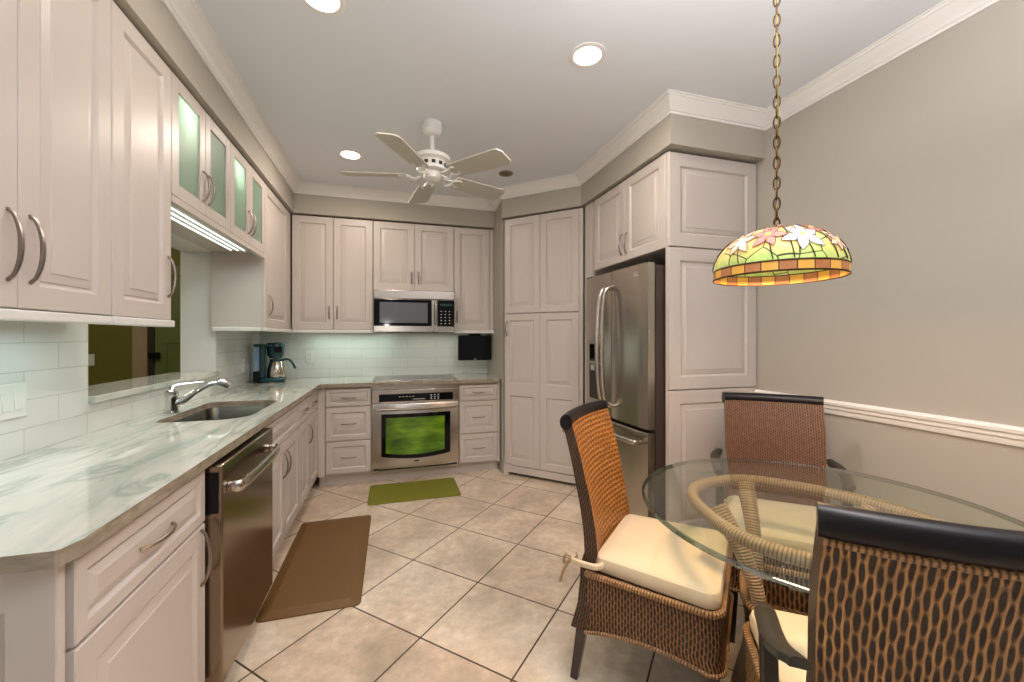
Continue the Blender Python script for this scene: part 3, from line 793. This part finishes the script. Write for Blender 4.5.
# ------------------------------------------------------------ ceiling fan
fn = thing('ceiling_fan', 'white five-blade ceiling fan hanging from the kitchen ceiling', 'ceiling fan', (.25, 2.70, ZC))
MB().lathe([(.0, 0), (.062, 0), (.066, -.02), (.064, -.055), (.045, -.078), (.018, -.085), (0, -.085)], n=28).build('canopy', FANW, fn)
MB().tube([(0, 0, -.07), (0, 0, -.235)], .014, 12).build('downrod', FANW, fn)
MB().lathe([(0, -.185), (.03, -.188), (.07, -.20), (.115, -.225), (.120, -.250), (.095, -.262), (.085, -.300), (.10, -.305), (.10, -.318), (.06, -.322), (.055, -.365), (.03, -.385), (0, -.388)], n=32).build('motor_housing', FANW, fn)
for k in range(12):
    a = 2 * pi * k / 12
    MB().box(.088, .093, -.012, .012, -.292, -.272).build('vent_slot', DARK, fn, rot=(0, 0, a), smooth=0)
BL = None
for k in range(5):
    a = R(24 + 72 * k)
    if BL is None:
        pts = [(.17, -.062), (.30, -.070), (.555, -.080), (.578, -.074), (.597, -.045), (.600, .045), (.585, .074), (.56, .080), (.30, .070), (.17, .062)]
        BLm = MB().prism(pts, -.004, .004); bl = BLm.build('blade', FANB, fn, smooth=0); BL = bl
        m2 = MB(); 
        for s_ in (-1, 1): m2.tube(bez([(.08, s_ * .012, -.005), (.12, s_ * .035, -.022), (.155, s_ * .022, -.006), (.20, s_ * .04, -.006), (.215, s_ * .03, -.006)], 5), .007, 8)
        br_ = m2.build('blade_bracket', FANW, bl)
    else:
        bl = BL.copy(); COL.objects.link(bl); b2 = br_.copy(); COL.objects.link(b2); b2.parent = bl
    bl.scale = (.96, .98, 1); bl.location = (0, 0, -.346); bl.rotation_euler = (Matrix.Rotation(a, 3, 'Z') @ Matrix.Rotation(R(-13), 3, 'X')).to_euler()

# ------------------------------------------------------------ downlights
names = {(-.28, 1.83): 'lit recessed ceiling light cut by the top picture edge', (.93, 1.83): 'lit recessed ceiling light right of the fan toward the camera',
         (-.31, 3.34): 'lit recessed ceiling light at the back left, beside the fan', (.93, 3.345): 'small unlit recessed ceiling light near the diagonal pantry',
         (-.28, .32): 'lit recessed ceiling light above the camera on the left', (.93, .32): 'lit recessed ceiling light above the camera on the right'}
for (x, y), lab in names.items():
    if y < 1: continue
    t = thing('recessed_light', lab, 'ceiling light', (x, y, ZC))
    if 'unlit' in lab:
        MB().lathe([(.05, 0), (.062, 0), (.062, -.006), (.046, -.004), (.042, .0)], n=32).build('trim_ring', pm('tan_trim', (.24, .2, .14), .5), t)
        MB().lathe([(0, -.0015), (.046, -.0015)], n=32).build('lens', pm('dark_lens', (.10, .08, .05), .4), t); continue
    MB().lathe([(.068, 0), (.092, 0), (.092, -.004), (.078, -.007), (.068, -.004)], n=40).build('trim_ring', TRIM, t)
    MB().lathe([(0, -.003), (.071, -.003)], n=40).build('lens', BULB, t)

# ------------------------------------------------------------ stained glass pendant
LX, LY, LZ = 1.142, .975, 1.502
pl = thing('pendant_lamp', 'stained glass dome pendant lamp with flowers hanging over the glass table', 'pendant lamp', (LX, LY, LZ))
RD, HD = .176, .152
def dome_pt(az, t_, off=0):    # t_: 0 rim .. 1 top
    if t_ < .16: r_, z = RD * (1 + .0 * t_), HD * t_
    else:
        q = (t_ - .16) / .84 * pi / 2; r_, z = RD * cos(q) ** .92, HD * (.16 + .84 * sin(q))
    return ((r_ + off) * cos(az), (r_ + off) * sin(az), z + off * t_)
def shade_mat():
    m, n, l, b = newmat('stained_glass')
    tc = n.new('ShaderNodeTexCoord'); sp = n.new('ShaderNodeSeparateXYZ'); l.new(tc.outputs['Object'], sp.inputs[0])
    az = M_(n, l, 'ARCTAN2', sp.outputs[1], sp.outputs[0]); z = sp.outputs[2]
    vo = n.new('ShaderNodeTexVoronoi'); vo.inputs['Scale'].default_value = 15; l.new(tc.outputs['Object'], vo.inputs['Vector'])
    vd = n.new('ShaderNodeTexVoronoi'); vd.feature = 'DISTANCE_TO_EDGE'; vd.inputs['Scale'].default_value = 15; l.new(tc.outputs['Object'], vd.inputs['Vector'])
    h = M_(n, l, 'DIVIDE', z, HD)
    f = M_(n, l, 'ADD', M_(n, l, 'MULTIPLY', h, .8), M_(n, l, 'MULTIPLY', noise(n, l, tc.outputs['Object'], 9, 3), .35))
    c = ramp(n, l, f, [(.25, (.10, .27, .03)), (.42, (.30, .40, .05)), (.56, (.62, .42, .08)), (.75, (.72, .46, .12)), (1.0, (.66, .48, .12))])
    sepv = n.new('ShaderNodeSeparateColor'); l.new(vo.outputs['Color'], sepv.inputs[0])
    c = mixc(n, l, M_(n, l, 'MULTIPLY', M_(n, l, 'GREATER_THAN', sepv.outputs[0], .72), .55), c, (.30, .55, .10))
    mott = noise(n, l, tc.outputs['Object'], 45, 3, .7); c = mixc(n, l, M_(n, l, 'MULTIPLY', mott, .45), c, (.92, .78, .42))
    lead = M_(n, l, 'LESS_THAN', vd.outputs['Distance'], .022)
    c = mixc(n, l, lead, c, (.05, .035, .012))
    # rim band: bricks of amber and rose
    u_ = M_(n, l, 'DIVIDE', M_(n, l, 'ADD', az, pi), 2 * pi / 26); cell = M_(n, l, 'FLOOR', u_); par = M_(n, l, 'MODULO', cell, 2)
    band = mixc(n, l, par, (.55, .27, .03), (.30, .085, .03)); band = mixc(n, l, M_(n, l, 'MULTIPLY', mott, .2), band, (.8, .6, .25))
    fr_ = M_(n, l, 'FRACT', u_); e1 = M_(n, l, 'LESS_THAN', fr_, .07)
    e2 = M_(n, l, 'LESS_THAN', M_(n, l, 'ABSOLUTE', M_(n, l, 'SUBTRACT', z, .029)), .0018)
    band = mixc(n, l, e1, band, (.05, .03, .01))
    c = mixc(n, l, M_(n, l, 'LESS_THAN', z, .029), c, band); c = mixc(n, l, e2, c, (.05, .03, .01))
    l.new(c, b.inputs['Base Color']); l.new(c, b.inputs['Emission Color']); b.inputs['Emission Strength'].default_value = .42; b.inputs['Roughness'].default_value = .45
    return m
SHADE = shade_mat()
mb = MB(); NA = 96; TS = [0, .05, .1, .16] + [.16 + .84 * k / 14 for k in range(1, 14)] + [.985]
mb.loft([[dome_pt(2 * pi * k / NA, t_) for k in range(NA)] for t_ in TS] , cap0=False, cap1=False)
mb.loft([[dome_pt(2 * pi * k / NA, t_, -.004) for k in range(NA)] for t_ in TS], cap0=False, cap1=False)
sh = mb.build('lamp_shade', SHADE, pl)
for nm, t_, rr_ in (('rim_wire', 0, .0028), ('upper_band_wire', .172, .0018)):
    MB().tube([dome_pt(2 * pi * k / 64, t_, .0) for k in range(64)], rr_, 6, closed=True).build(nm, BRONZE, sh)
MB().lathe([(0, .012), (.012, .012), (.016, .004), (.045, -.006), (.058, -.016), (.0, -.014)], (0, 0, HD), 24).build('top_cap', BRONZE, pl)
PW = pm('white_petal_glass', (.75, .70, .72), .25, emit=(1, .93, .93), es=.34); PP = pm('pink_petal_glass', (.65, .22, .18), .25, emit=(1, .30, .22), es=.35)
PC = pm('pale_pink_petal_glass', (.70, .42, .34), .25, emit=(1, .55, .40), es=.35); PY = pm('flower_heart_glass', (.8, .5, .1), .3, emit=(.9, .5, .1), es=.5)
LEAD = pm('lead_came', (.045, .03, .012), .4, .4)
def petal(mbp, mbl, az0, t0, ang, L, wd):
    N = 10; ctr = []; 
    def P(u, v, off):   # local surface coordinates in metres (u around, v upward)
        return dome_pt(az0 + u / (RD * .86), t0 + v / .215, off)
    ca, sa = cos(ang), sin(ang); left = []; right = []; mid = []
    for i in range(N + 1):
        s = i / N; x = L * s; hw_ = wd * sin(pi * s ** .75) ** .8 if 0 < s < 1 else 0
        left.append((x * ca - hw_ * sa, x * sa + hw_ * ca)); right.append((x * ca + hw_ * sa, x * sa - hw_ * ca)); mid.append((x * ca, x * sa))
    o_ = .0035
    il = [mbp.vert(P(*p, o_)) for p in left]; ir = [mbp.vert(P(*p, o_)) for p in right]; ic = [mbp.vert(P(*p, o_ + .001)) for p in mid]
    for i in range(N): mbp.face((il[i], il[i + 1], ic[i + 1], ic[i])); mbp.face((ic[i], ic[i + 1], ir[i + 1], ir[i]))
    out = left + list(reversed(right))[1:-1]
    mbl.tube([P(*p, o_) for p in out], .0011, 5, closed=True)
def flower(az, t0, L, mat, n_=6, ph=0, mat2=None):
    mp = MB(); ml = MB()
    for k in range(n_): petal(mp, ml, az, t0, ph + 2 * pi * k / n_, L * (1 if k % 2 else .88), L * .24)
    f = mp.build('flower', mat, sh, smooth=60); ml.build('flower_lead', LEAD, f)
    mc = MB(); mc.loft([[dome_pt(az + r_ * cos(2 * pi * k / 10) / (RD * .86), t0 + r_ * sin(2 * pi * k / 10) / .215, .005) for k in range(10)] for r_ in (.007, .0005)], cap0=False, cap1=True)
    mc.build('flower_heart', PY, f)
    st = MB(); st.tube([dome_pt(az + q * .10, t0 + (.19 - t0) * q, .0025) for q in [i / 10 for i in range(11)]], .0016, 5); st.build('stem', LEAD, f)
# camera sits toward azimuth ~220 degrees
for az, t0, L, mt_, ph in ((244, .50, .056, PW, .3), (212, .55, .050, PP, .9), (183, .50, .050, PC, .2), (228, .84, .034, PC, .0), (266, .66, .036, PP, .6), (280, .42, .036, PC, .4), (303, .5, .05, PW, .1), (330, .55, .05, PC, .4), (8, .5, .055, PW, .8), (50, .55, .05, PP, .1), (92, .52, .055, PW, .5), (132, .55, .05, PC, .2)):
    flower(R(az), t0, L, mt_, 6, ph)
lk = None; z = HD + .012; nlinks = 0
ZTOP = ZC - LZ
k = 0
mb = MB(); mb.tube(bez([(0, 0, z - .006), (-.012, 0, z + .008), (0, 0, z + .026), (.012, 0, z + .008)], 6, closed=True), .0026, 6, closed=True); mb.build('loop', BRONZE, pl)
z += .022; LH = .040
while z + LH - .008 < ZTOP - .03:
    if lk is None:
        pts = [(.0085 * cos(2 * pi * i / 16), 0, LH / 2 * sin(2 * pi * i / 16) * 1.0) for i in range(16)]
        lk = MB().tube(pts, .0024, 6, closed=True).build('chain_link', BRONZE, pl); c = lk
    else: c = lk.copy(); COL.objects.link(c)
    c.location = (0, 0, z + LH / 2 - .006); c.rotation_euler = (0, 0, R(35 + 90 * (k % 2))); z += LH - .0085; k += 1
cord = [(.006 * sin(q * 9), .006 * cos(q * 7), HD + .02 + (ZTOP - HD - .03) * q) for q in [i / 60 for i in range(61)]]
MB().tube(cord, .0022, 5).build('cord', pm('gold_cord', (.25, .19, .04), .5), pl)
MB().lathe([(0, ZTOP), (.06, ZTOP), (.055, ZTOP - .02), (.012, ZTOP - .03), (0, ZTOP - .03)], n=24).build('ceiling_canopy', BRONZE, pl)
MB().lathe([(0, .055), (.016, .062), (.024, .082), (.016, .112), (.0, .12)], n=16).build('bulb', pm('lamp_bulb', (1, .9, .7), .5, emit=(1, .82, .55), es=5), pl)
light('pendant_bulb', 'AREA', (0, 0, .012), 9, (1, .60, .30), size=.2, parent=pl)

# ------------------------------------------------------------ glass table
TX, TY, RT = 1.335, .985, .553
tb = thing('dining_table', 'round glass-topped table on a woven rattan pedestal', 'table', (TX, TY, 0))
mb = MB(); N = 96
prof = [(0, .764), (RT - .009, .764), (RT - .003, .762), (RT, .756), (RT - .003, .750), (RT - .009, .748), (0, .748)]
for (a, b_, mi) in ((0, 1, 0), (1, 5, 1), (5, 6, 0)):
    mb.mat = mi
    mb.lathe([p for p in prof[a:b_ + 1]] if a else [(.0005, .764), prof[1]], n=N) if a != 5 else mb.lathe([prof[5], (.0005, .748)], n=N)
mb.build('glass_top', [GLASS, GEDGE], tb)
def sq(hw_, z, rot=R(45), n=48, e=4, cx_=0, cy_=.075):
    hw_ *= .80
    out = []
    for k in range(n):
        a = 2 * pi * k / n; c, s = cos(a), sin(a)
        x = math.copysign(abs(c) ** (2 / e), c) * hw_; y = math.copysign(abs(s) ** (2 / e), s) * hw_
        out.append((cx_ + x * cos(rot) - y * sin(rot), cy_ + x * sin(rot) + y * cos(rot), z))
    return out
DR = MB().loft([sq(.255, .0), sq(.245, .04), sq(.215, .14), sq(.196, .25), sq(.20, .34), sq(.212, .42), sq(.19, .42), sq(.18, .34), sq(.18, .30)], cap0=True, cap1=True)
DR.build('pedestal', WKT, tb)
MB().tube([Vector(p) for p in sq(.205, .425)], .012, 8, closed=True).build('pedestal_rim', BRAID, tb)
ringp = [(1.07, 1.256), (1.17, 1.345), (1.31, 1.367), (1.45, 1.327), (1.60, 1.14), (1.663, .93), (1.60, .74), (1.40, .66), (1.20, .70), (1.05, .83), (.993, .969), (1.015, 1.12)]
rp = bez([(x - TX, y - TY, .725) for x, y in ringp], 8, closed=True)
MB().tube(rp, .021, 12, closed=True).build('support_ring', WRAP, tb)
for (a, b_) in (((-.175, .075), (-.225, .20)), ((.0, .24), (.06, .35)), ((.17, .075), (.30, .03)), ((.0, -.10), (-.03, -.28))):
    pts = bez([(a[0], a[1], .34), (a[0] * 1.0, a[1] * 1.0, .46), ((a[0] * .6 + b_[0] * .4), (a[1] * .6 + b_[1] * .4), .60), (b_[0], b_[1], .715)], 6)
    MB().tube(pts, .02, 10, rr=[.022 + .014 * (i / len(pts)) ** 2 for i in range(len(pts))]).build('rattan_post', WRAP, tb)

# ------------------------------------------------------------ chairs
HB = 1.01
def yback(z):
    K = [(.20, .262), (.30, .235), (.42, .225), (.55, .238), (.70, .262), (.85, .292), (1.05, .345)]
    for (a, ya), (b_, yb) in zip(K, K[1:]):
        if z <= b_: t_ = (z - a) / (b_ - a); return ya + (yb - ya) * t_
    return K[-1][1]
def hwid(z): return .222 - .008 * math.exp(-((z - .62) / .12) ** 2) + .030 * max(0, (.6 - z) / .4)
def make_chair(label, cat, loc, rz, arms, frontm, rearm, name):
    t = thing(name, label, cat, loc, rz)
    # backrest slab: front (-y) material 0, rest material 1
    mb = MB(); NU = 12; Z = [.21 + (HB - .035 - .21) * k / 16 for k in range(17)]
    th = .052; conc = .028
    grid = {}
    for side in (0, 1):
        for j, z_ in enumerate(Z):
            for i in range(NU + 1):
                q = 2 * i / NU - 1; x = q * hwid(z_); y = yback(z_) - conc * q * q * (1 if z_ > .45 else .3) - (th * (1.15 - .5 * (z_ - .2)) if side == 0 else 0)
                grid[side, j, i] = mb.vert((x, y, z_))
    for j in range(16):
        for i in range(NU):
            x0 = (2 * i / NU - 1) * .24; x1 = (2 * (i + 1) / NU - 1) * .24
            mb.mat = 0; mb.face((grid[0, j, i], grid[0, j, i + 1], grid[0, j + 1, i + 1], grid[0, j + 1, i]), [(x0, Z[j]), (x1, Z[j]), (x1, Z[j + 1]), (x0, Z[j + 1])])
            mb.mat = 1; mb.face((grid[1, j, i + 1], grid[1, j, i], grid[1, j + 1, i], grid[1, j + 1, i + 1]), [(x1, Z[j]), (x0, Z[j]), (x0, Z[j + 1]), (x1, Z[j + 1])])
        for i, fl in ((0, 0), (NU, 1)):
            mb.mat = 2; a = (grid[0, j, i], grid[1, j, i], grid[1, j + 1, i], grid[0, j + 1, i]); uv = [(0, Z[j]), (th, Z[j]), (th, Z[j + 1]), (0, Z[j + 1])]
            mb.face(a, uv)
    mb.mat = 1
    for j in (0, 16):
        for i in range(NU): mb.face((grid[0, j, i], grid[0, j, i + 1], grid[1, j, i + 1], grid[1, j, i]))
    bk = mb.build('backrest', [frontm, rearm, WKS], t, smooth=50)
    # top rail
    pts = []; rr = []
    for i in range(NU * 2 + 1):
        q = i / NU - 1; x = q * (hwid(1) + .006); y = yback(.99) - conc * q * q - .020
        pts.append((x, y, HB - .026)); rr.append(.025)
    MB().tube(pts, .026, 16, rr=rr, flat=1.25).build('top_rail', LACQ, t)
    for sgn, nm in ((1, 'rear'), ):
        pts = [((2 * i / NU - 1) * hwid(.95), yback(.95) - conc * (2 * i / NU - 1) ** 2 + .002, HB - .062) for i in range(NU + 1)]
        MB().tube(pts, .0065, 6).build('rail_braid', BRAID, bk)
    # skirt
    def outline(z_, off=0):
        P = []; f = -.262 - off; fw = .255 + off; rw = .238 + off; rear = .195; n_ = 6
        P += [(rw, rear)]
        for k in range(1, 8): P.append((rw + (fw - rw) * k / 8, rear + (f + .05 - rear) * k / 8))
        for k in range(n_ + 1): a = R(-90 * k / n_); P.append((fw - .05 + .05 * cos(a), f + .05 + .05 * sin(a)))
        for k in range(1, 8): P.append((fw - .05 - (2 * fw - .1) * k / 8, f))
        for k in range(n_ + 1): a = R(-90 - 90 * k / n_); P.append((-fw + .05 + .05 * cos(a), f + .05 + .05 * sin(a)))
        for k in range(1, 8): P.append((-fw + (fw - rw) * k / 8, f + .05 + (rear - f - .05) * k / 8))
        P += [(-rw, rear)]
        return P
    def arch(p):   # lower edge rises between the legs
        x, y = p
        if y < -.25: return .238 + .022 * (1 - (x / .21) ** 2) if abs(x) < .21 else .238
        q = (y - (-.225)) / .42; return .238 - .030 * max(0, q) + .028 * 4 * max(0, q) * max(0, 1 - q)
    rings = []
    for k in range(7):
        s = k / 6; off = .010 * sin(pi * s) * .6 + (.012 if k == 0 else 0)
        rings.append([(p[0], p[1], arch(p) + (.425 - arch(p)) * s) for p in outline(0, off)])
    sk_ = MB().loft(rings, cap0=False, cap1=True); sk_.build('seat_skirt', rearm, t)
    MB().tube([(p[0], p[1], .425) for p in outline(0, .004)], .012, 7).build('seat_rim_braid', BRAID, t)
    MB().tube([(p[0], p[1], arch(p) - .002) for p in outline(0, .012)], .007, 6).build('hem_braid', BRAID, t)
    # legs
    for (x, y, dx, dy) in ((-.225, -.235, -.01, -.015), (.225, -.235, .01, -.015), (-.222, .205, -.005, .04), (.222, .205, .005, .04)):
        mb = MB(); r_ = []
        for z_, h_ in ((.27, .019), (.20, .019), (0.0, .014)):
            k = 1 - z_ / .27; r_.append([(x + dx * k + a * h_, y + dy * k + b_ * h_, z_) for a, b_ in ((-1, -1), (1, -1), (1, 1), (-1, 1))])
        mb.loft(r_); mb.build('leg', LEGW, t, smooth=0, bevel=.003)
    # cushion
    def cout(s_, z_):
        P = []; f = -.262; n_ = 6; fw = .250; rw = .222; rear = .17
        C = [((rw - .03, rear - .03), 90, 0, .03), ((fw - .045, f + .045), 0, -90, .045), ((-fw + .045, f + .045), -90, -180, .045), ((-rw + .03, rear - .03), 180, 90, .03)]
        for (c, a0, a1, r_) in C:
            for k in range(n_ + 1): a = R(a0 + (a1 - a0) * k / n_); P.append((c[0] + r_ * cos(a), c[1] + r_ * sin(a)))
        m_ = len(P); out = []
        Q = []
        for i in range(m_):
            a, b_ = Vector(P[i]), Vector(P[(i + 1) % m_]); kk = max(1, int((b_ - a).length / .04))
            for k in range(kk): Q.append(a + (b_ - a) * k / kk)
        return [(p[0] * s_, (p[1] + .05) * s_ - .05, z_) for p in Q]
    MB().loft([cout(.93, .430), cout(.985, .434), cout(1.0, .447), cout(1.004, .468), cout(.985, .484), cout(.93, .494), cout(.75, .501), cout(.4, .505), cout(.05, .507)]).build('seat_cushion', CLOTH, t)
    # cushion straps round the back posts
    for sgn in (-1, 1):
        pts = []
        for (x, y) in ((.215, .13), (.246, .150), (.252, .20), (.246, .242), (.232, .248), (.20, .248)): pts.append((sgn * x, y, .462))
        MB().tube(bez(pts, 5), .0065, 6, flat=2.0).build('cushion_tie', CLOTH, t)
        m2 = MB(); m2.tube(bez([(sgn * .235, .25, .462), (sgn * .245, .275, .474), (sgn * .240, .282, .44), (sgn * .235, .255, .455)], 6), .005, 6)
        m2.tube(bez([(sgn * .235, .252, .460), (sgn * .24, .27, .44), (sgn * .245, .288, .40), (sgn * .248, .298, .365)], 6), .005, 6)
        m2.build('tie_bow', pm('tie_tan', (.42, .27, .13), .8), t)
    if arms:
        for sgn in (-1, 1):
            path = bez([(sgn * .250, .262, .695), (sgn * .272, .20, .680), (sgn * .272, .14, .668), (sgn * .266, .075, .656), (sgn * .262, .02, .648)], 8)
            rg = []
            for i, p in enumerate(path):
                q = i / (len(path) - 1); w_ = (.023 if 0.08 < q < .93 else .018); th_ = .011
                rg.append([(p.x - w_, p.y, p.z - th_), (p.x + w_, p.y, p.z - th_), (p.x + w_ * 1.0, p.y, p.z + th_ * .4), (p.x + w_ * .6, p.y, p.z + th_), (p.x - w_ * .6, p.y, p.z + th_), (p.x - w_, p.y, p.z + th_ * .4)])
            MB().loft(rg).build('armrest', TABLEW, t, smooth=50)
            x = sgn * .258
            MB().loft([[(x + a * .017, +.045 + b_ * .020 + (.62 - z_) * .10, z_) for a, b_ in ((-1, -1), (1, -1), (1, 1), (-1, 1))] for z_ in (.36, .5, .635)]).build('arm_post', TABLEW, t, smooth=0, bevel=.003)
    return t
def face_rz(f): return math.atan2(f[0], -f[1])   # local -Y -> f
make_chair('wicker side chair with gold woven back and cream cushion, left of the glass table', 'chair', (1.012, 1.418, 0), face_rz((.676, -.737)), False, WKG, WK, 'wicker_chair')
make_chair('wicker armchair with reddish woven back against the tall white cabinet end', 'chair', (1.752, 1.466, 0), face_rz((-.64, -.768)), True, WKF, WK, 'wicker_armchair')
make_chair('wicker armchair in the bottom right foreground, its coarse woven back toward the camera', 'chair', (1.106, .650, 0), face_rz((.6, .8)), True, WKF, WKC, 'wicker_armchair')

# ------------------------------------------------------------ groups of repeats
GR = {'wall_cabinet': 'white upper wall cabinets', 'glass_door_cabinet': 'frosted glass-door cabinets', 'drawer_cabinet': 'three-drawer base cabinets beside the oven',
      'base_cabinet': 'white base cabinets on the left wall', 'recessed_light': 'recessed ceiling lights', 'wicker_armchair': 'wicker chairs around the glass table',
      'wicker_chair': 'wicker chairs around the glass table', 'kitchen_mat': 'kitchen floor mats', 'outlet': 'wall outlets', 'light_switch': 'wall switch plates'}
for o in list(COL.objects):
    if o.parent is None and o.name.split('.')[0] in GR and 'label' in o: o['group'] = GR[o.name.split('.')[0]]
